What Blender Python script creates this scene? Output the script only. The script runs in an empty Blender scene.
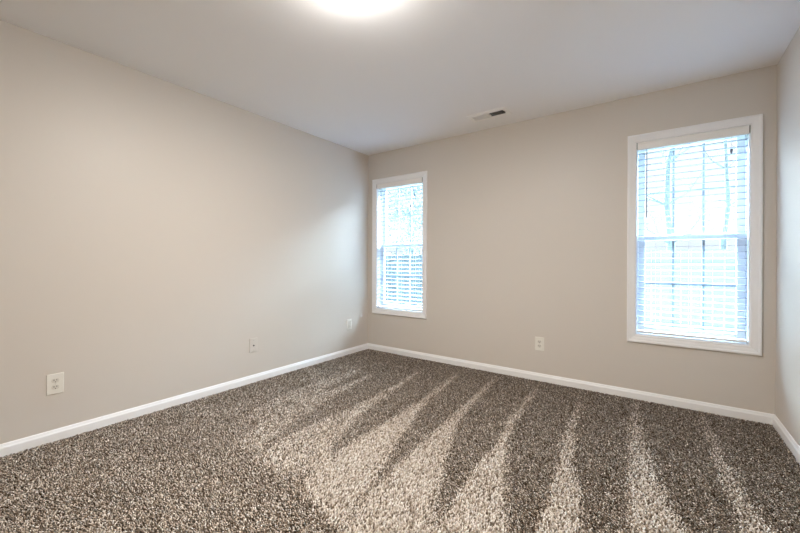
import bpy, bmesh, math, random
import numpy as np
from mathutils import Vector, Matrix

random.seed(7)
rng = np.random.default_rng(11)
SC = bpy.context.scene
COL = SC.collection

# ------------------------------------------------------------------ room size (metres)
W, D, H = 3.603, 4.60, 2.44          # x: left wall 0 .. right wall W ; y: back wall 0 .. front wall -D
WT = 0.14                            # thickness of the window wall

# ------------------------------------------------------------------ camera
cam_data = bpy.data.cameras.new('camera')
cam = bpy.data.objects.new('camera', cam_data)
COL.objects.link(cam)
cam_data.sensor_fit = 'HORIZONTAL'
cam_data.sensor_width = 36.0
cam_data.lens = 361.6365 / 800 * 36.0
cam_data.shift_x = 2.9657 / 800
cam_data.shift_y = -3.5820 / 800
cam_data.clip_start = 0.02
_f = Vector((-0.58680086, 0.8097284, -0.0021593))
_r = Vector((0.80972297, 0.58680483, 0.00296705))
_u = Vector((-0.00366959, 0.00000737, 0.99999327))
m = Matrix((_r, _u, -_f)).transposed().to_4x4()
m.translation = (2.96511697, -3.47265509, 1.10099673)
cam.matrix_world = m
SC.camera = cam

# ------------------------------------------------------------------ sky, lamp strength, exposure
SKY_HORIZON, SKY_HIGH = 1.0, 150.0      # horizon kept dim; upper sky boosted out of view to light the room
LAMP_STRENGTH = 194.0
LAMP_COLOR = (1.0, 0.97, 0.93)
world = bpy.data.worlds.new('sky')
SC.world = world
world.use_nodes = True
wn = world.node_tree
bg = wn.nodes['Background']
wtc = wn.nodes.new('ShaderNodeTexCoord')
wsp = wn.nodes.new('ShaderNodeSeparateXYZ')
wn.links.new(wtc.outputs['Generated'], wsp.inputs[0])
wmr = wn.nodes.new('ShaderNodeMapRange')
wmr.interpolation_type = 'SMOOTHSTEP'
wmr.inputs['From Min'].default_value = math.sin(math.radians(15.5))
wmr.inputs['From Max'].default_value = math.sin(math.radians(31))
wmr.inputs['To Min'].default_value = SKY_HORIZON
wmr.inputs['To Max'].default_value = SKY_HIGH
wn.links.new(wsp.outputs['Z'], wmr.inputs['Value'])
wcr = wn.nodes.new('ShaderNodeValToRGB')
wcr.color_ramp.elements[0].position = 0.25
wcr.color_ramp.elements[0].color = (0.90, 0.965, 1.0, 1)
wcr.color_ramp.elements[1].position = 0.45
wcr.color_ramp.elements[1].color = (0.54, 0.79, 1.0, 1)
wn.links.new(wsp.outputs['Z'], wcr.inputs['Fac'])
wn.links.new(wcr.outputs['Color'], bg.inputs[0])
# made-up falloff: sky dimmed behind the room so the fence face stays in shade
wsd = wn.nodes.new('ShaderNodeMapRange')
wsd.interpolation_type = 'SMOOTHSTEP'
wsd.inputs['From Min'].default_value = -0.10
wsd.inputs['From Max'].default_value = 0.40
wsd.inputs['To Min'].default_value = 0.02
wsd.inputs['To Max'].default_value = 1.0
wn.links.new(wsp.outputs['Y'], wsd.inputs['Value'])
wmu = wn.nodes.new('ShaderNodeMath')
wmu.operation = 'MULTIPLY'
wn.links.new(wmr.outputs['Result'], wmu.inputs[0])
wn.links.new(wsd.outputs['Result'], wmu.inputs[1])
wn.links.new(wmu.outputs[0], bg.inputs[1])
SC.view_settings.view_transform = 'Standard'
SC.view_settings.look = 'None'
SC.view_settings.gamma = 1.0
SC.view_settings.use_curve_mapping = False
SC.view_settings.exposure = 0.31
SC.cycles.max_bounces = 10
SC.cycles.diffuse_bounces = 8
SC.cycles.transparent_max_bounces = 24
SC.cycles.sample_clamp_indirect = 4.0
SC.cycles.use_denoising = True


# ------------------------------------------------------------------ materials
def lin(r, g, b):
    def c(v):
        v /= 255.0
        return v / 12.92 if v <= 0.04045 else ((v + 0.055) / 1.055) ** 2.4
    return (c(r), c(g), c(b), 1.0)


def mat(name, rgb, rough=0.6, spec=0.3, metallic=0.0, noise=0.0, noise_scale=8.0, bump=0.0, bump_scale=200.0):
    M = bpy.data.materials.new(name)
    M.use_nodes = True
    nt = M.node_tree
    b = nt.nodes['Principled BSDF']
    b.inputs['Base Color'].default_value = rgb
    b.inputs['Roughness'].default_value = rough
    b.inputs['Specular IOR Level'].default_value = spec
    b.inputs['Metallic'].default_value = metallic
    tc = nt.nodes.new('ShaderNodeTexCoord')
    if noise > 0:
        n = nt.nodes.new('ShaderNodeTexNoise')
        n.inputs['Scale'].default_value = noise_scale
        n.inputs['Detail'].default_value = 5
        nt.links.new(tc.outputs['Object'], n.inputs['Vector'])
        r = nt.nodes.new('ShaderNodeValToRGB')
        r.color_ramp.elements[0].position = 0.3
        r.color_ramp.elements[1].position = 0.7
        r.color_ramp.elements[0].color = (*[c * (1 - noise) for c in rgb[:3]], 1)
        r.color_ramp.elements[1].color = (*[min(1, c * (1 + noise)) for c in rgb[:3]], 1)
        nt.links.new(n.outputs['Fac'], r.inputs['Fac'])
        nt.links.new(r.outputs['Color'], b.inputs['Base Color'])
    if bump > 0:
        n2 = nt.nodes.new('ShaderNodeTexNoise')
        n2.inputs['Scale'].default_value = bump_scale
        n2.inputs['Detail'].default_value = 3
        nt.links.new(tc.outputs['Object'], n2.inputs['Vector'])
        bp = nt.nodes.new('ShaderNodeBump')
        bp.inputs['Strength'].default_value = bump
        bp.inputs['Distance'].default_value = 0.002
        nt.links.new(n2.outputs['Fac'], bp.inputs['Height'])
        nt.links.new(bp.outputs['Normal'], b.inputs['Normal'])
    return M


def see_through_mat(name, through, gloss=None, solid=None):
    """transparent sheet: `through` of the light passes, the rest is gloss (glass) or a solid thread (screen)"""
    M = bpy.data.materials.new(name)
    M.use_nodes = True
    nt = M.node_tree
    nt.nodes.remove(nt.nodes['Principled BSDF'])
    out = nt.nodes['Material Output']
    tr = nt.nodes.new('ShaderNodeBsdfTransparent')
    mix = nt.nodes.new('ShaderNodeMixShader')
    if solid:
        o = nt.nodes.new('ShaderNodeBsdfDiffuse')
        o.inputs['Color'].default_value = solid
        mix.inputs[0].default_value = 1 - through
    else:
        o = nt.nodes.new('ShaderNodeBsdfGlossy')
        o.inputs['Roughness'].default_value = 0.02
        fr = nt.nodes.new('ShaderNodeFresnel')
        fr.inputs['IOR'].default_value = 1.45
        nt.links.new(fr.outputs[0], mix.inputs[0])
        tr.inputs['Color'].default_value = (through, through, through, 1)
    nt.links.new(tr.outputs[0], mix.inputs[1])
    nt.links.new(o.outputs[0], mix.inputs[2])
    nt.links.new(mix.outputs[0], out.inputs['Surface'])
    return M


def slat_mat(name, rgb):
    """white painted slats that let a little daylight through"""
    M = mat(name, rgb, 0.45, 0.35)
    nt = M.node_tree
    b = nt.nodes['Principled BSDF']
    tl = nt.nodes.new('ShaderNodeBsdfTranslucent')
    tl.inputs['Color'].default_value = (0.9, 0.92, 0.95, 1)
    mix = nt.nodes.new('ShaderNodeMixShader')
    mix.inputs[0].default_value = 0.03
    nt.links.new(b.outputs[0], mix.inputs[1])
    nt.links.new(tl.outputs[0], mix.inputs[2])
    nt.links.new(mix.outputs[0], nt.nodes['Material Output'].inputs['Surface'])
    return M


M_WALL = mat('greige_satin_paint', lin(207, 199, 189), 0.45, 0.28, bump=0.12, bump_scale=260)
M_CEIL = mat('flat_white_ceiling_paint', lin(245, 244, 243), 0.9, 0.1, bump=0.15, bump_scale=180)
M_TRIM = mat('white_semigloss_trim_paint', lin(238, 237, 236), 0.35, 0.4, noise=0.01, noise_scale=6)
M_PLATE = mat('white_plastic', lin(228, 224, 214), 0.35, 0.45, noise=0.008)
M_RECEPT = mat('off_white_plastic', lin(214, 208, 196), 0.4, 0.4, noise=0.01)
M_SLOT = mat('dark_slot', lin(52, 46, 40), 0.7, 0.1, noise=0.05)
M_PAINTED = mat('wall_painted_plastic', lin(209, 201, 191), 0.4, 0.35, noise=0.01)
M_VENT = mat('white_enamel', lin(246, 244, 240), 0.4, 0.4, noise=0.01)
M_DUCT = mat('dark_duct', lin(38, 32, 27), 0.8, 0.1, noise=0.1)
M_METAL = mat('dull_metal', lin(120, 116, 112), 0.4, 0.5, metallic=0.6, noise=0.04)
M_VINYL = mat('white_vinyl', lin(232, 234, 238), 0.4, 0.35, noise=0.01)
M_MUNTIN = mat('grey_muntin', lin(150, 160, 174), 0.5, 0.3, noise=0.02)
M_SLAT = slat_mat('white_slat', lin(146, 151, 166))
M_VAL = mat('white_valance', lin(240, 237, 233), 0.45, 0.3, noise=0.01)
M_CORD = mat('white_cord', lin(206, 208, 212), 0.8, 0.1, noise=0.03)
M_WAND = mat('grey_cord', lin(120, 126, 140), 0.5, 0.3, noise=0.03)
M_GLASS = see_through_mat('window_glass', 0.97)
M_SCREEN = see_through_mat('insect_screen', 0.74, solid=lin(112, 122, 132))
M_BACKING = mat('carpet_backing', lin(88, 74, 62), 0.95, 0.05, noise=0.15, noise_scale=60)
M_LAWN = mat('pale_lawn', lin(112, 120, 106), 0.95, 0.1, noise=0.15, noise_scale=3)
M_FENCE = mat('weathered_fence_wood', lin(112, 115, 120), 0.9, 0.1, noise=0.08, noise_scale=4)
M_FENCEPOST = mat('fence_post_wood', lin(112, 116, 119), 0.9, 0.1, noise=0.08, noise_scale=6)
M_WHITEBOARD = mat('white_painted_boards', lin(158, 158, 158), 0.7, 0.2, noise=0.02)
M_BARK = mat('pale_bark', lin(118, 122, 126), 0.95, 0.1, noise=0.15, noise_scale=12)
M_LEAF = mat('pale_green_leaves', lin(112, 122, 120), 0.8, 0.2, noise=0.1, noise_scale=10)


def carpet_mat():
    M = bpy.data.materials.new('carpet_yarn')
    M.use_nodes = True
    nt = M.node_tree
    b = nt.nodes['Principled BSDF']
    a = nt.nodes.new('ShaderNodeAttribute')
    a.attribute_name = 'yarn'
    nt.links.new(a.outputs['Color'], b.inputs['Base Color'])
    b.inputs['Roughness'].default_value = 0.9
    b.inputs['Specular IOR Level'].default_value = 0.1
    return M


M_YARN = carpet_mat()


def lamp_mat():
    M = bpy.data.materials.new('lit_opal_glass')
    M.use_nodes = True
    b = M.node_tree.nodes['Principled BSDF']
    b.inputs['Base Color'].default_value = (0.9, 0.88, 0.84, 1)
    b.inputs['Emission Color'].default_value = (*LAMP_COLOR, 1)
    b.inputs['Emission Strength'].default_value = LAMP_STRENGTH
    return M


M_LAMP = lamp_mat()


# ------------------------------------------------------------------ mesh helpers
def obj(name, bm, material, parent=None, loc=None, smooth=False):
    me = bpy.data.meshes.new(name)
    bmesh.ops.recalc_face_normals(bm, faces=bm.faces[:])
    bm.to_mesh(me)
    bm.free()
    me.materials.append(material)
    if smooth:
        for p in me.polygons:
            p.use_smooth = True
    o = bpy.data.objects.new(name, me)
    COL.objects.link(o)
    if parent:
        o.parent = parent
    if loc:
        o.location = loc
    return o


def box(bm, x0, x1, y0, y1, z0, z1, bev=0.0):
    v = [bm.verts.new((x, y, z)) for x in (x0, x1) for y in (y0, y1) for z in (z0, z1)]
    fs = [bm.faces.new([v[i] for i in q]) for q in
          ((0, 1, 3, 2), (4, 6, 7, 5), (0, 4, 5, 1), (2, 3, 7, 6), (0, 2, 6, 4), (1, 5, 7, 3))]
    if bev > 0:
        es = list({e for f in fs for e in f.edges})
        bmesh.ops.bevel(bm, geom=es, offset=bev, segments=2, affect='EDGES', profile=0.5)


def mkbox(name, material, parent, *a, bev=0.0):
    bm = bmesh.new()
    box(bm, *a, bev=bev)
    return obj(name, bm, material, parent)


def tube(bm, pts, rad, n=8):
    pts = [Vector(p) for p in pts]
    rads = rad if isinstance(rad, (list, tuple)) else [rad] * len(pts)
    rings = []
    for i, p in enumerate(pts):
        d = (pts[min(i + 1, len(pts) - 1)] - pts[max(i - 1, 0)]).normalized()
        a = d.cross(Vector((0, 0, 1)) if abs(d.z) < 0.9 else Vector((1, 0, 0))).normalized()
        b = d.cross(a)
        rings.append([bm.verts.new(p + rads[i] * (math.cos(t) * a + math.sin(t) * b))
                      for t in [2 * math.pi * k / n for k in range(n)]])
    for r0, r1 in zip(rings, rings[1:]):
        for k in range(n):
            bm.faces.new((r0[k], r0[(k + 1) % n], r1[(k + 1) % n], r1[k]))
    bm.faces.new(rings[0])
    bm.faces.new(rings[-1])


def lathe(bm, prof, n=48):
    """prof: list of (r, z), turned about z"""
    rings = []
    for r, z in prof:
        if r < 1e-6:
            rings.append([bm.verts.new((0, 0, z))])
        else:
            rings.append([bm.verts.new((r * math.cos(2 * math.pi * k / n), r * math.sin(2 * math.pi * k / n), z))
                          for k in range(n)])
    for a, b in zip(rings, rings[1:]):
        for k in range(n):
            k2 = (k + 1) % n
            if len(a) == 1:
                bm.faces.new((a[0], b[k], b[k2]))
            elif len(b) == 1:
                bm.faces.new((a[k], a[k2], b[0]))
            else:
                bm.faces.new((a[k], a[k2], b[k2], b[k]))


def sweep_rect(bm, prof, x0, x1, z0, z1):
    """mitred frame in the xz plane; prof: closed list of (inset from the outer edge, y)"""
    rings = []
    for sx, sz in ((0, 0), (1, 0), (1, 1), (0, 1)):
        rings.append([bm.verts.new(((x1 - u) if sx else (x0 + u), y, (z1 - u) if sz else (z0 + u))) for u, y in prof])
    n = len(prof)
    for i in range(4):
        a, b = rings[i], rings[(i + 1) % 4]
        for k in range(n):
            bm.faces.new((a[k], a[(k + 1) % n], b[(k + 1) % n], b[k]))


def tag(o, label=None, cat=None, group=None, kind=None):
    if label:
        o['label'] = label
    if cat:
        o['category'] = cat
    if group:
        o['group'] = group
    if kind:
        o['kind'] = kind
    return o


def empty(name, loc, rotz=0.0, **k):
    o = bpy.data.objects.new(name, None)
    o.empty_display_size = 0.1
    COL.objects.link(o)
    o.location = loc
    o.rotation_euler = (0, 0, rotz)
    return tag(o, **k)


# ------------------------------------------------------------------ the room shell
WIN = [(0.0771, 0.8646), (2.7554, 3.5353)]      # outer edges of the two window casings
WZ0, WZ1 = 0.468, 2.1215
CAS = 0.060                                     # casing width

o = mkbox('floor', M_BACKING, None, 0, W, -D, 0, -0.12, 0.0)
tag(o, 'floor under the brown carpet', 'floor', kind='structure')
VX, VY, VHX, VHY = 1.7085, -0.3265, 0.146, 0.047       # centre and half size of the air register's opening
bm = bmesh.new()
cx0, cx1, cy0, cy1 = -0.12, W + 0.12, -D - 0.12, WT
vs = {}
for i, x in enumerate((cx0, VX - VHX, VX + VHX, cx1)):
    for j, y in enumerate((cy0, VY - VHY, VY + VHY, cy1)):
        for k, z in enumerate((H, H + 0.16)):
            vs[i, j, k] = bm.verts.new((x, y, z))
for i in range(3):
    for j in range(3):
        if (i, j) == (1, 1):
            continue
        for k in (0, 1):
            bm.faces.new((vs[i, j, k], vs[i + 1, j, k], vs[i + 1, j + 1, k], vs[i, j + 1, k]))
ring = [(i, 0) for i in range(4)] + [(3, j) for j in (1, 2, 3)] + [(i, 3) for i in (2, 1, 0)] + [(0, j) for j in (2, 1)]
hole = [(1, 1), (2, 1), (2, 2), (1, 2)]
for loop in (ring, hole):
    for p, q in zip(loop, loop[1:] + loop[:1]):
        bm.faces.new((vs[p[0], p[1], 0], vs[q[0], q[1], 0], vs[q[0], q[1], 1], vs[p[0], p[1], 1]))
o = obj('ceiling', bm, M_CEIL)
tag(o, 'flat white ceiling with a vent and a round lamp', 'ceiling', kind='structure')
o = mkbox('wall_left', M_WALL, None, -0.12, 0, -D - 0.12, WT, -0.12, H)
tag(o, 'long plain greige wall with three cover plates', 'wall', kind='structure')
o = mkbox('wall_right', M_WALL, None, W, W + 0.12, -D - 0.12, WT, -0.12, H)
tag(o, 'greige wall beside the larger-looking window', 'wall', kind='structure')
o = mkbox('wall_front', M_WALL, None, 0, W, -D - 0.12, -D, -0.12, H)
tag(o, 'plain greige wall facing the windows', 'wall', kind='structure')

bm = bmesh.new()
oz0, oz1 = WZ0 + CAS - 0.004, WZ1 - CAS + 0.004
xs = [0.0]
for a, b in WIN:
    xs += [a + CAS - 0.004, b - CAS + 0.004]
xs.append(W)
for i in range(0, len(xs), 2):
    box(bm, xs[i], xs[i + 1], 0, WT, -0.12, H)
for i in range(1, len(xs) - 1, 2):
    box(bm, xs[i], xs[i + 1], 0, WT, -0.12, oz0)
    box(bm, xs[i], xs[i + 1], 0, WT, oz1, H)
bmesh.ops.remove_doubles(bm, verts=bm.verts[:], dist=1e-5)
dbl = [f for f in bm.faces if abs(f.normal.x) > 0.9 and 0.001 < f.calc_center_median().x < W - 0.001]
o = obj('wall_back', bm, M_WALL)
tag(o, 'greige wall with the two windows', 'wall', kind='structure')


# baseboards: moulded profile swept along each wall
def baseboard(name, p0, p1, inward, label):
    p0, p1, nrm = Vector(p0), Vector(p1), Vector(inward)
    d = (p1 - p0).normalized()
    prof = [(0, 0), (0.0145, 0), (0.0145, 0.058), (0.0125, 0.064), (0.0105, 0.067), (0.0085, 0.073), (0.006, 0.0795),
            (0.0035, 0.082), (0, 0.082)]
    bm = bmesh.new()
    ends = []
    for p, s in ((p0, 1), (p1, -1)):
        ends.append([bm.verts.new(p + nrm * u + d * (u * s) + Vector((0, 0, z - 0.001))) for u, z in prof])
    n = len(prof)
    for k in range(n):
        bm.faces.new((ends[0][k], ends[0][(k + 1) % n], ends[1][(k + 1) % n], ends[1][k]))
    bm.faces.new(ends[0])
    bm.faces.new(ends[1])
    o = obj(name, bm, M_TRIM)
    tag(o, label, 'baseboard', kind='structure')


baseboard('baseboard_left', (0, -D, 0), (0, 0, 0), (1, 0, 0), 'white baseboard along the long plain wall')
baseboard('baseboard_back', (0, 0, 0), (W, 0, 0), (0, -1, 0), 'white baseboard under the two windows')
baseboard('baseboard_right', (W, 0, 0), (W, -D, 0), (-1, 0, 0), 'white baseboard along the short visible wall')
baseboard('baseboard_front', (W, -D, 0), (0, -D, 0), (0, 1, 0), 'white baseboard facing the windows')


# ------------------------------------------------------------------ windows
def window(n, X0, X1, label):
    root = empty('window_%d' % n, ((X0 + X1) / 2, 0, WZ0))
    tag(root, label, 'window', kind='structure')
    cx = (X0 + X1) / 2
    hw, hh = (X1 - X0) / 2, WZ1 - WZ0
    # casing: mitred moulding
    prof = [(0, 0), (0, -0.016), (0.004, -0.0185), (0.014, -0.0185), (0.019, -0.0155), (0.032, -0.0135), (0.046, -0.010),
            (0.052, -0.0105), (0.057, -0.009), (CAS, -0.006), (CAS, 0)]
    bm = bmesh.new()
    sweep_rect(bm, prof, -hw, hw, 0, hh)
    obj('casing', bm, M_TRIM, root)
    # jamb lining
    ix0, ix1, iz0, iz1 = -hw + CAS - 0.002, hw - CAS + 0.002, CAS - 0.002, hh - CAS + 0.002
    bm = bmesh.new()
    sweep_rect(bm, [(-0.002, 0.001), (-0.002, WT + 0.02), (0.012, WT + 0.02), (0.012, 0.070), (0.006, 0.070), (0.006, 0.001)],
               ix0, ix1, iz0, iz1)
    obj('jamb', bm, M_VINYL, root)
    sx0, sx1 = ix0 + 0.013, ix1 - 0.013
    mid = (iz0 + iz1) / 2 + 0.004

    def sash(name, z0, z1, y0, y1, top, bot):
        fr = bmesh.new()
        st = 0.046
        box(fr, sx0, sx0 + st, y0, y1, z0, z1, bev=0.003)
        box(fr, sx1 - st, sx1, y0, y1, z0, z1, bev=0.003)
        box(fr, sx0 + st, sx1 - st, y0, y1, z1 - top, z1, bev=0.003)
        box(fr, sx0 + st, sx1 - st, y0, y1, z0, z0 + bot, bev=0.003)
        f = obj(name, fr, M_VINYL, root)
        gx0, gx1, gz0, gz1 = sx0 + st, sx1 - st, z0 + bot, z1 - top
        ym = (y0 + y1) / 2
        g = bmesh.new()
        q = [g.verts.new(p) for p in ((gx0 - .004, ym, gz0 - .004), (gx1 + .004, ym, gz0 - .004),
                                      (gx1 + .004, ym, gz1 + .004), (gx0 - .004, ym, gz1 + .004))]
        g.faces.new(q)
        obj('pane', g, M_GLASS, f)
        mb = bmesh.new()
        for k in (1, 2):
            x = gx0 + (gx1 - gx0) * k / 3
            box(mb, x - 0.008, x + 0.008, ym + 0.002, ym + 0.010, gz0, gz1)
        zc = (gz0 + gz1) / 2
        box(mb, gx0, gx1, ym + 0.0015, ym + 0.0105, zc - 0.008, zc + 0.008)
        obj('muntin', mb, M_MUNTIN, f)
        return f, ym

    sash('upper_sash', mid - 0.018, iz1 - 0.012, 0.108, 0.134, 0.040, 0.034)
    lo, ym = sash('lower_sash', iz0 + 0.012, mid + 0.018, 0.078, 0.104, 0.034, 0.052)
    # sash lock on the check rail
    bm = bmesh.new()
    box(bm, -0.03, 0.03, 0.080, 0.102, mid + 0.018, mid + 0.026, bev=0.002)
    tube(bm, [(0, 0.091, mid + 0.026), (0, 0.091, mid + 0.034)], 0.008, 10)
    tube(bm, [(0, 0.091, mid + 0.032), (0.022, 0.082, mid + 0.032)], 0.004, 8)
    obj('latch', bm, M_VINYL, lo)
    # insect screen in front of the lower half, outside
    bm = bmesh.new()
    y = 0.146
    q = [bm.verts.new(p) for p in ((sx0, y, iz0 + .01), (sx1, y, iz0 + .01), (sx1, y, mid), (sx0, y, mid))]
    bm.faces.new(q)
    obj('insect_screen', bm, M_SCREEN, root)
    return root, cx


def blind(X0, X1, label, wand_x, tassel_x, tassel_drop):
    """faux-wood blind inside the window opening"""
    root = empty('window_blind', ((X0 + X1) / 2, 0.03, WZ0 + CAS))
    tag(root, label, 'blind', group='white window blinds')
    hw = (X1 - X0) / 2 - CAS - 0.003
    top = WZ1 - WZ0 - 2 * CAS
    # y here is measured from y=0.03 in the room
    bm = bmesh.new()
    box(bm, -hw + 0.004, hw - 0.004, -0.020, 0.030, top - 0.046, top - 0.006, bev=0.002)
    obj('head_rail', bm, M_VAL, root)
    # valance board with a small crown along its top and returns at the ends
    bm = bmesh.new()
    z0, z1 = top - 0.062, top - 0.004
    prof = [(-0.034, z0), (-0.038, z0 + 0.003), (-0.038, z1 - 0.012), (-0.041, z1 - 0.009), (-0.041, z1 - 0.002), (-0.039, z1),
            (-0.028, z1), (-0.028, z0)]
    for x in (-hw + 0.003, hw - 0.003):
        pass
    ends = [[bm.verts.new((x, y, z)) for y, z in prof] for x in (-hw + 0.004, hw - 0.004)]
    n = len(prof)
    for k in range(n):
        bm.faces.new((ends[0][k], ends[0][(k + 1) % n], ends[1][(k + 1) % n], ends[1][k]))
    bm.faces.new(ends[0])
    bm.faces.new(ends[1])
    obj('valance', bm, M_VAL, root)
    for s in (-1, 1):
        bm = bmesh.new()
        xa, xb = sorted((s * (hw - 0.0035), s * (hw + 0.002)))
        box(bm, xa, xb, -0.038, 0.030, top - 0.054, top - 0.004)
        obj('bracket', bm, M_METAL, root)
    # slats
    pitch = 0.0465
    zs = []
    z = top - 0.088
    while z > 0.060:
        zs.append(z)
        z -= pitch
    bm = bmesh.new()
    L = hw - 0.008
    tilt = math.radians(3)
    for z in zs:
        ring = []
        for x in (-L, L):
            row = []
            for k in range(5):
                t = -0.025 + 0.0125 * k
                crown = 0.0016 * (1 - (t / 0.025) ** 2)
                row.append((x, t * math.cos(tilt), z + t * math.sin(tilt) + crown))
            ring.append(row)
        th = 0.0028
        up = [[bm.verts.new(p) for p in r] for r in ring]
        dn = [[bm.verts.new((p[0], p[1], p[2] - th)) for p in r] for r in ring]
        for k in range(4):
            bm.faces.new((up[0][k], up[0][k + 1], up[1][k + 1], up[1][k]))
            bm.faces.new((dn[0][k], dn[1][k], dn[1][k + 1], dn[0][k + 1]))
        for e in (0, 1):
            bm.faces.new(up[e] + dn[e][::-1])
        for k in (0, 4):
            bm.faces.new((up[0][k], up[1][k], dn[1][k], dn[0][k]))
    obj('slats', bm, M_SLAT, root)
    bm = bmesh.new()
    box(bm, -L, L, -0.025, 0.025, 0.018, 0.034, bev=0.003)
    obj('bottom_rail', bm, M_VAL, root)
    # ladder cords
    for x in (-0.62 * hw, 0.0, 0.62 * hw):
        bm = bmesh.new()
        for y in (-0.0262, 0.0262):
            tube(bm, [(x, y, 0.03), (x, y, top - 0.045)], 0.0009, 5)
        for z in zs:
            tube(bm, [(x, -0.0262, z - 0.0042), (x, 0.0262, z - 0.0028)], 0.0007, 4)
        obj('ladder_cord', bm, M_CORD, root)
    # tilt wand
    bm = bmesh.new()
    x = wand_x * hw
    tube(bm, [(x, -0.031, top - 0.048), (x, -0.033, top - 0.075), (x, -0.033, top - 0.56), (x, -0.033, top - 0.60)],
         [0.0015, 0.0032, 0.0036, 0.0045], 6)
    obj('tilt_wand', bm, M_WAND, root)
    # lift cord with its tassel
    bm = bmesh.new()
    x = tassel_x * hw
    tube(bm, [(x, -0.031, top - 0.048), (x, -0.033, top - tassel_drop)], 0.0012, 5)
    c = obj('lift_cord', bm, M_CORD, root)
    bm = bmesh.new()
    lathe(bm, [(0.0, 0.0), (0.0075, -0.002), (0.0085, -0.010), (0.0055, -0.030), (0.002, -0.036), (0, -0.036)][::-1], 12)
    bmesh.ops.translate(bm, verts=bm.verts[:], vec=(x, -0.033, top - tassel_drop + 0.036))
    obj('tassel', bm, M_WAND, c, smooth=True)
    return root


window(1, *WIN[0], 'white double-hung window near the corner of the long plain wall')
window(2, *WIN[1], 'white double-hung window near the right-hand corner of the room')
blind(*WIN[0], 'white slatted blind in the narrower-looking window beside the long plain wall', -0.80, 0.70, 0.215)
blind(*WIN[1], 'white slatted blind in the larger-looking window with grey cord and small tassel', -0.80, 0.71, 0.185)


# ------------------------------------------------------------------ cover plates and outlets (local: plate in xz, facing -y)
def bev_plate(w, h, t):
    bm = bmesh.new()
    box(bm, -w / 2, w / 2, -t, 0, -h / 2, h / 2)
    es = [e for e in bm.edges if all(abs(v.co.y + t) < 1e-6 for v in e.verts)]
    bmesh.ops.bevel(bm, geom=es, offset=0.003, segments=3, affect='EDGES', profile=0.6)
    return bm


def screw(root, z, material, x=0.0, y=-0.0058):
    bm = bmesh.new()
    tube(bm, [(x, y + 0.002, z), (x, y - 0.0008, z)], 0.0034, 14)
    s = obj('screw', bm, material, root)
    bm = bmesh.new()
    box(bm, x - 0.003, x + 0.003, y - 0.0010, y - 0.0004, z - 0.0005, z + 0.0005)
    obj('screw_slot', bm, M_SLOT, s)


def duplex(loc, rotz, label, w=0.078, h=0.122):
    root = empty('wall_outlet', loc, rotz)
    tag(root, label, 'outlet', group='duplex wall outlets')
    obj('cover_plate', bev_plate(w, h, 0.0058), M_PLATE, root)
    screw(root, 0.0, M_RECEPT)
    for zc in (0.0195, -0.0195):
        bm = bmesh.new()
        pts = []
        for k in range(28):
            a = 2 * math.pi * k / 28
            pts.append((0.0172 * math.cos(a), max(-0.0125, min(0.0125, 0.0172 * math.sin(a)))))
        a = [bm.verts.new((x, -0.0050, z + zc)) for x, z in pts]
        b = [bm.verts.new((x, -0.0072, z + zc)) for x, z in pts]
        bm.faces.new(b)
        for k in range(28):
            bm.faces.new((a[k], a[(k + 1) % 28], b[(k + 1) % 28], b[k]))
        bmesh.ops.remove_doubles(bm, verts=bm.verts[:], dist=1e-6)
        r = obj('receptacle', bm, M_RECEPT, root)
        for x, hh in ((-0.0064, 0.0095), (0.0064, 0.0080)):
            bm = bmesh.new()
            box(bm, x - 0.0014, x + 0.0014, -0.0077, -0.0068, zc + 0.0035 - hh / 2, zc + 0.0035 + hh / 2)
            obj('slot', bm, M_SLOT, r)
        bm = bmesh.new()
        tube(bm, [(0, -0.0068, zc - 0.0075), (0, -0.0077, zc - 0.0075)], 0.0027, 12)
        obj('ground_hole', bm, M_SLOT, r)
    return root


LW = math.radians(90)        # turns a plate facing -y to face +x
duplex((0.0, -2.9132, 0.3575), LW, 'white duplex outlet low on the long plain wall, farthest from the windows')
duplex((2.0755, 0.0, 0.3525), 0.0, 'white duplex outlet on the wall between the two windows')

root = empty('jack_plate', (0.0, -1.590, 0.348), LW,
             label='wall-coloured jack plate with one dark dot, between two white plates on the long wall', cat='wall plate')
obj('cover_plate', bev_plate(0.075, 0.124, 0.0055), M_PAINTED, root)
bm = bmesh.new()
tube(bm, [(0, -0.004, -0.003), (0, -0.011, -0.003)], 0.0062, 16)
j = obj('jack', bm, M_SLOT, root)
tag(j, 'small dark round jack')
for z in (0.042, -0.042):
    screw(root, z, M_PAINTED)

root = empty('switch_plate', (0.0, -0.3435, 0.3645), LW,
             label='white plate with a tall rectangular insert, low on the long wall near the corner', cat='wall plate')
bm = bmesh.new()
sweep_rect(bm, [(0, 0), (0, -0.004), (0.003, -0.006), (0.0205, -0.006), (0.0215, -0.005), (0.0215, 0)], -0.0395, 0.0395, -0.060, 0.060)
obj('cover_plate', bm, M_PLATE, root)
bm = bmesh.new()
box(bm, -0.0165, 0.0165, -0.0042, 0, -0.0365, 0.0365, bev=0.001)
ins = obj('insert', bm, M_RECEPT, root)
for z in (0.048, -0.048):
    screw(root, z, M_PLATE)


# ------------------------------------------------------------------ ceiling vent (two-way register)
root = empty('ceiling_vent', (VX, VY, H), label='white two-way air vent in the ceiling near the window wall', cat='vent')
LXo, LYo, LXi, LYi = 0.180, 0.088, VHX - 0.001, VHY - 0.001
bm = bmesh.new()


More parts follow.
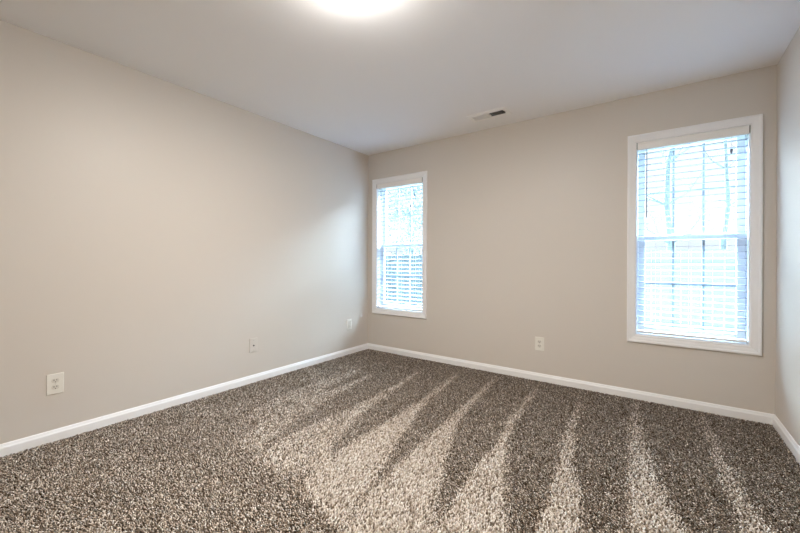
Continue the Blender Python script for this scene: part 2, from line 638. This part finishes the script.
def frame_ring(bm, ox0, ox1, oy0, oy1, ix0, ix1, iy0, iy1, z_out, z_in):
    o_ = [bm.verts.new(p) for p in ((ox0, oy0, 0), (ox1, oy0, 0), (ox1, oy1, 0), (ox0, oy1, 0))]
    a_ = [bm.verts.new(p) for p in ((ox0, oy0, z_out), (ox1, oy0, z_out), (ox1, oy1, z_out), (ox0, oy1, z_out))]
    b_ = [bm.verts.new(p) for p in ((ix0, iy0, z_in), (ix1, iy0, z_in), (ix1, iy1, z_in), (ix0, iy1, z_in))]
    c_ = [bm.verts.new(p) for p in ((ix0, iy0, 0.0), (ix1, iy0, 0.0), (ix1, iy1, 0.0), (ix0, iy1, 0.0))]
    for r0, r1 in ((o_, a_), (a_, b_), (b_, c_)):
        for k in range(4):
            bm.faces.new((r0[k], r0[(k + 1) % 4], r1[(k + 1) % 4], r1[k]))


frame_ring(bm, -LXo, LXo, -LYo, LYo, -LXi, LXi, -LYi, LYi, -0.004, -0.007)
box(bm, -0.010, 0.010, -LYi, LYi, -0.006, 0.004)
obj('frame', bm, M_VENT, root)
bm = bmesh.new()                      # the sheet-metal boot above the opening, open below
q0 = [bm.verts.new(p) for p in ((-LXi, -LYi, 0.0), (LXi, -LYi, 0.0), (LXi, LYi, 0.0), (-LXi, LYi, 0.0))]
q1 = [bm.verts.new((v.co.x, v.co.y, 0.15)) for v in q0]
bm.faces.new(q1)
for k in range(4):
    bm.faces.new((q0[k], q0[(k + 1) % 4], q1[(k + 1) % 4], q1[k]))
obj('duct', bm, M_DUCT, root)
for side in (-1, 1):
    bm = bmesh.new()
    xa, xb = (0.011, LXi - 0.001) if side > 0 else (-LXi + 0.001, -0.011)
    n = 11
    for k in range(n):
        x = xa + (xb - xa) * (k + 0.5) / n
        dx = 0.0042 * side
        # each fin is a thin slanted blade running across the short side
        v = [bm.verts.new(p) for p in ((x - dx, -LYi, 0.0060), (x - dx, LYi, 0.0060), (x + dx, LYi, -0.0050), (x + dx, -LYi, -0.0050))]
        w2 = [bm.verts.new((q.co.x + 0.0012, q.co.y, q.co.z)) for q in v]
        bm.faces.new(v)
        bm.faces.new(w2[::-1])
        for e in range(4):
            bm.faces.new((v[e], v[(e + 1) % 4], w2[(e + 1) % 4], w2[e]))
    obj('louver', bm, M_VENT, root)
for x in (-0.162, 0.162):
    bm = bmesh.new()
    tube(bm, [(x, 0, -0.002), (x, 0, -0.0055)], 0.004, 12)
    obj('screw', bm, M_METAL, root)
bm = bmesh.new()
box(bm, 0.1475, 0.1525, -0.020, 0.004, -0.014, -0.003, bev=0.001)
obj('damper_lever', bm, M_METAL, root)

# ------------------------------------------------------------------ ceiling lamp
root = empty('ceiling_lamp', (1.827, -2.264, H), label='round white flush-mount lamp, lit, on the ceiling', cat='lamp')
bm = bmesh.new()
lathe(bm, [(0, 0), (0.168, 0), (0.170, -0.003), (0.170, -0.032), (0.168, -0.034), (0.166, -0.032), (0.165, -0.020), (0, -0.020)])
obj('lamp_base', bm, M_VENT, root, smooth=False)
bm = bmesh.new()
prof = []
for k in range(0, 13):
    a = math.pi / 2 * k / 12
    prof.append((0.1655 * math.cos(a) if k < 12 else 0, -0.0345 - 0.032 * math.sin(a)))
lathe(bm, prof)
obj('lamp_shade', bm, M_LAMP, root, smooth=True)

# ------------------------------------------------------------------ carpet pile: bent yarn tufts, combed by the vacuum cleaner
# bands where the last stroke pushed the pile away from the doorway end of the room
TRACKS = [
    [(3.187, -0.144), (3.23, -0.154), (3.27, -0.74), (3.292, -1.137), (3.344, -1.403), (3.40, -1.75), (3.22, -1.80), (3.246, -1.475), (3.228, -1.184), (3.219, -0.777)],
    [(2.803, -0.083), (2.829, -0.088), (2.893, -0.742), (2.956, -1.195), (3.05, -1.618), (3.12, -1.95), (2.89, -2.05), (2.871, -1.748), (2.844, -1.277), (2.817, -0.798)],
    [(2.451, -0.367), (2.486, -0.366), (2.527, -0.894), (2.59, -1.374), (2.672, -1.591), (2.715, -1.862), (2.76, -2.15), (2.59, -2.25), (2.562, -1.974), (2.551, -1.68), (2.526, -1.421), (2.48, -0.929)],
    [(2.092, -0.273), (2.126, -0.308), (2.176, -0.968), (2.216, -1.287), (2.32, -1.606), (2.403, -1.858), (2.478, -2.036), (2.55, -2.35), (2.27, -2.42), (2.238, -2.211), (2.222, -2.133), (2.172, -1.596), (2.181, -1.312), (2.12, -1.009)],
    [(1.687, -0.093), (1.74, -0.13), (1.818, -0.858), (1.837, -1.157), (1.963, -1.547), (2.05, -1.804), (2.154, -2.04), (2.232, -2.216), (2.24, -2.45), (1.95, -2.46), (1.912, -2.322), (1.847, -2.13), (1.822, -1.814), (1.79, -1.29), (1.757, -0.853)],
    [(1.356, -0.26), (1.415, -0.294), (1.496, -0.994), (1.529, -1.166), (1.688, -1.705), (1.807, -2.058), (1.876, -2.269), (1.938, -2.43), (1.784, -2.392), (1.663, -2.356), (1.535, -2.309), (1.479, -2.129), (1.469, -1.865), (1.462, -1.532), (1.458, -1.287), (1.432, -0.934)],
    [(1.004, -0.439), (1.071, -0.47), (1.182, -1.172), (1.25, -1.548), (1.398, -1.962), (1.485, -2.061), (1.508, -2.19), (1.385, -2.346), (1.159, -2.314), (1.091, -2.065), (1.102, -1.815), (1.107, -1.5), (1.09, -1.186), (1.068, -0.804)],
    [(0.685, -0.756), (0.768, -0.81), (0.828, -1.323), (0.934, -1.822), (0.998, -2.018), (1.13, -2.296), (0.935, -2.301), (0.793, -2.079), (0.69, -1.852), (0.683, -1.618), (0.708, -1.263)],
    [(0.487, -0.694), (0.557, -0.728), (0.636, -1.254), (0.697, -1.53), (0.652, -1.717), (0.734, -1.988), (0.686, -2.158), (0.54, -1.918), (0.456, -1.569), (0.46, -1.148)],
]


def inside(px, py, poly):
    r = np.zeros(px.shape, bool)
    n = len(poly)
    for i in range(n):
        (x0, y0), (x1, y1) = poly[i], poly[(i + 1) % n]
        c = ((y0 > py) != (y1 > py))
        with np.errstate(divide='ignore', invalid='ignore'):
            xi = (x1 - x0) * (py - y0) / ((y1 - y0) if y1 != y0 else 1e-12) + x0
        r ^= c & (px < xi)
    return r


def blotch(px, py, scale, seed):
    """smooth value noise, about -1..1"""
    r = np.random.default_rng(seed)
    g = r.uniform(-1, 1, (80, 80))
    u, v = (px / scale) % 79, ((py + 10) / scale) % 79
    i, j = u.astype(int), v.astype(int)
    fu, fv = u - i, v - j
    fu, fv = fu * fu * (3 - 2 * fu), fv * fv * (3 - 2 * fv)
    return (g[i, j] * (1 - fu) + g[i + 1, j] * fu) * (1 - fv) + (g[i, j + 1] * (1 - fu) + g[i + 1, j + 1] * fu) * fv


def build_carpet():
    sp = 0.0071
    m_ = 0.017
    gx, gy = np.meshgrid(np.arange(m_, W - m_, sp), np.arange(-D + m_, -m_, sp), indexing='ij')
    px = (gx + rng.uniform(-.45, .45, gx.shape) * sp).ravel()
    py = (gy + rng.uniform(-.45, .45, gy.shape) * sp).ravel()
    N = px.size
    # lean: +1 combed away from the front wall, -1 combed back towards it
    jx = px + rng.normal(0, .013, N)
    jy = py + rng.normal(0, .025, N)
    lean = np.full(N, -1.0)
    share = [0.72, 0.85, 0.90, 0.95, 0.97, 0.95, 0.70, 0.50, 0.40]     # how thoroughly each stroke turned the pile
    luck = rng.uniform(0, 1, N)
    for i, t in enumerate(TRACKS):
        far = np.clip((-0.25 - py) / 1.1, 0, 1)
        hit = inside(jx, jy, t) & (luck < share[i] * (0.55 + 0.45 * far))
        lean[hit] = 1.0
    lean[(lean < 0) & (luck > 0.95)] = 1.0
    # by the long plain wall the pile was not combed in clear strokes
    loose = np.clip((0.62 - px) / 0.25, 0, 1) + np.clip((-2.33 - py) / 0.12, 0, 1) * np.clip((1.75 - px) / 0.25, 0, 1)
    loose = np.clip(loose, 0, 1) * (lean < 0)
    mixed = rng.uniform(-1, 1, N) + 0.16 + 0.35 * blotch(px, py, 0.14, 3) > 0.90
    lean = np.where(rng.uniform(0, 1, N) < loose, np.where(mixed, 0.8, -0.8), lean)
    # strokes radiate from where the cleaner stood, near the front wall
    dx, dy = px - 2.35, py + 5.2
    ln = np.hypot(dx, dy)
    ax, ay = dx / ln, dy / ln
    ang = rng.normal(0, 0.42, N) + (1 - np.abs(lean)) * rng.normal(0, 1.1, N)
    ca, sa = np.cos(ang), np.sin(ang)
    ax, ay = ax * ca - ay * sa, ax * sa + ay * ca
    lmag = np.sign(lean) * np.maximum(np.abs(lean), 0.35)
    hor = np.where(lmag > 0, lmag, lmag * 0.62) * rng.normal(1.0, 0.15, N)
    Ln = rng.normal(0.019, 0.0025, N)
    zh = rng.normal(0.0125, 0.0014, N) + np.where(lmag > 0, 0, 0.0015)
    r0 = rng.uniform(0.0027, 0.0037, N)
    root = np.stack([px, py, np.zeros(N)], 1)
    mid = np.stack([px + ax * hor * Ln * 0.25, py + ay * hor * Ln * 0.25, zh * 0.72], 1)
    tip = np.stack([px + ax * hor * Ln * 0.85, py + ay * hor * Ln * 0.85, zh], 1)
    side = np.stack([-ay, ax, np.zeros(N)], 1)
    fw = np.stack([ax, ay, np.zeros(N)], 1) * np.sign(hor)[:, None]
    upv = np.zeros((N, 3))
    upv[:, 2] = 1
    verts = np.zeros((N, 9, 3), np.float32)
    # three-sided bent yarn: root ring, middle ring, cut end
    for j, (p, nn, rr) in enumerate(((root, -fw, r0 * 0.8), (mid, upv * 0.7 - fw * 0.7, r0), (tip, upv * 0.95 - fw * 0.3, r0 * 1.15))):
        for k, (s, t) in enumerate(((-1, -0.45), (0, 0.9), (1, -0.45))):
            verts[:, 3 * j + k] = p + side * (s * rr)[:, None] + nn * (t * rr)[:, None]
    lim = 0.0155
    verts[:, :, 0] = np.clip(verts[:, :, 0], lim, W - lim)
    verts[:, :, 1] = np.clip(verts[:, :, 1], -D + lim, -lim)
    verts[:, :, 2] = np.maximum(verts[:, :, 2], 0.0005)
    quads = np.array([[0, 1, 4, 3], [1, 2, 5, 4], [2, 0, 3, 5], [3, 4, 7, 6], [4, 5, 8, 7], [5, 3, 6, 8]], np.int32)
    tris = np.array([[6, 7, 8]], np.int32)
    base = (np.arange(N, dtype=np.int32) * 9)[:, None, None]
    loops = np.concatenate([(quads[None] + base).reshape(N, -1), (tris[None] + base).reshape(N, -1)], 1)
    per = np.array([4, 4, 4, 4, 4, 4, 3], np.int32)
    starts0 = np.concatenate([[0], np.cumsum(per)[:-1]]).astype(np.int32)
    lp = int(per.sum())
    starts = (starts0[None] + (np.arange(N, dtype=np.int32) * lp)[:, None]).ravel()
    totals = np.tile(per, N)
    me = bpy.data.meshes.new('carpet_pile')
    me.vertices.add(N * 9)
    me.vertices.foreach_set('co', verts.ravel())
    me.loops.add(N * lp)
    me.loops.foreach_set('vertex_index', loops.ravel())
    me.polygons.add(N * 7)
    me.polygons.foreach_set('loop_start', starts)
    me.polygons.foreach_set('loop_total', totals)
    me.update(calc_edges=True)
    # yarn colours: a mixed brown and beige frieze
    pal = np.array([lin(108, 91, 75)[:3], lin(164, 147, 130)[:3], lin(197, 182, 166)[:3], lin(212, 200, 187)[:3]])
    pick = rng.choice(4, N, p=[0.16, 0.30, 0.34, 0.20])
    c = pal[pick] * rng.normal(1, 0.08, N)[:, None]
    c = np.clip(c, 0.01, 1)
    # shade between the fibres is painted in: cut-end faces get a darker colour
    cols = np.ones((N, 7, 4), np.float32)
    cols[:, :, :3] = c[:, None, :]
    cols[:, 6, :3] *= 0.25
    at = me.attributes.new('yarn', 'FLOAT_COLOR', 'FACE')
    at.data.foreach_set('color', cols.ravel())
    me.materials.append(M_YARN)
    o = bpy.data.objects.new('carpet_pile', me)
    COL.objects.link(o)
    tag(o, 'brown and beige frieze carpet with fanned vacuum tracks', 'carpet', kind='stuff')


build_carpet()

# ------------------------------------------------------------------ outdoors, seen through the blinds
GZ = -0.55
o = mkbox('ground', M_LAWN, None, -14, 18, WT + 0.15, 30, GZ - 0.1, GZ)
tag(o, 'pale lawn outside the windows', 'ground', kind='structure')


def fence(y, x0, x1, label):
    root = empty('garden_fence', ((x0 + x1) / 2, y, GZ), label=label, cat='fence')
    c = (x0 + x1) / 2
    bm = bmesh.new()
    x = x0
    while x < x1 - 0.01:
        box(bm, x - c + 0.004, x - c + 0.136, 0, 0.02, 0.06, 1.85)
        x += 0.14
    obj('boards', bm, M_FENCE, root)
    for z in (0.35, 1.60):
        mkbox('rail', M_FENCEPOST, root, x0 - c, x1 - c, -0.045, -0.001, z, z + 0.09)
    x = x0
    while x <= x1 + 0.01:
        mkbox('post', M_FENCEPOST, root, x - c - 0.05, x - c + 0.05, -0.145, -0.046, 0, 1.95)
        x += 2.1
    return root


fence(5.2, -8.0, 2.5, 'pale board fence outside the window beside the long plain wall')
fence(5.2, 4.1, 12.5, 'pale board fence outside the window near the right-hand corner')
root = empty('garden_gate', (3.3, 5.2, GZ), label='white board gate in the garden fence', cat='gate')
bm = bmesh.new()
for k in range(10):
    box(bm, -0.76 + k * 0.152, -0.614 + k * 0.152, 0, 0.02, 0.06, 1.90)
obj('boards', bm, M_WHITEBOARD, root)
for z in (0.4, 1.55):
    mkbox('rail', M_WHITEBOARD, root, -0.76, 0.76, -0.04, -0.001, z, z + 0.1)


def tree(loc, h, seed, leafy, label):
    r = random.Random(seed)
    root = empty('garden_tree', loc, label=label, cat='tree', group='trees beyond the garden fence')
    bm = bmesh.new()
    ends = []
    trunk = [Vector((r.uniform(-.025, .025) * k, r.uniform(-.025, .025) * k, h * k / 6)) for k in range(7)]
    tube(bm, trunk, [0.13 - 0.017 * k for k in range(7)], 8)
    for k in range(2, 7):
        for _ in range(4):
            a = r.uniform(0, 6.28)
            l = r.uniform(0.9, 1.6) * (1.1 - k * 0.09)
            p = trunk[k]
            d = Vector((math.cos(a), math.sin(a), r.uniform(0.3, 0.9))).normalized()
            q = p + d * l * 0.5
            e = q + (d + Vector((r.uniform(-.3, .3), r.uniform(-.3, .3), .4))).normalized() * l * 0.6
            tube(bm, [p, q, e], [0.026, 0.016, 0.006], 5)
            ends += [q, e]
            for _ in range(3):
                t = e.lerp(q, r.uniform(0, .9))
                f = t + Vector((r.uniform(-1, 1), r.uniform(-1, 1), r.uniform(0, 1))).normalized() * 0.45
                tube(bm, [t, f], [0.009, 0.003], 4)
                ends.append(f)
    obj('trunk', bm, M_BARK, root)
    if leafy:
        bm = bmesh.new()
        for e in ends:
            for _ in range(30):
                p = e + Vector((r.gauss(0, .22), r.gauss(0, .22), r.gauss(0, .18)))
                n1 = Vector((r.gauss(0, 1), r.gauss(0, 1), r.gauss(0, 1))).normalized() * 0.05
                n2 = n1.cross(Vector((r.gauss(0, 1), r.gauss(0, 1), r.gauss(0, 1)))).normalized() * 0.03
                bm.faces.new([bm.verts.new(v) for v in (p - n1, p + n2, p + n1, p - n2)])
        obj('foliage', bm, M_LEAF, root)
    return root


tree((-4.9, 8.4, GZ), 5.2, 1, True, 'leafy pale tree beyond the fence, behind the narrower-looking window')
tree((3.2, 8.5, GZ), 6.4, 3, False, 'bare pale tree beyond the fence, standing behind the garden gate')
tree((4.75, 12.8, GZ), 7.2, 8, False, 'bare pale tree beyond the fence, just past the garden gate')
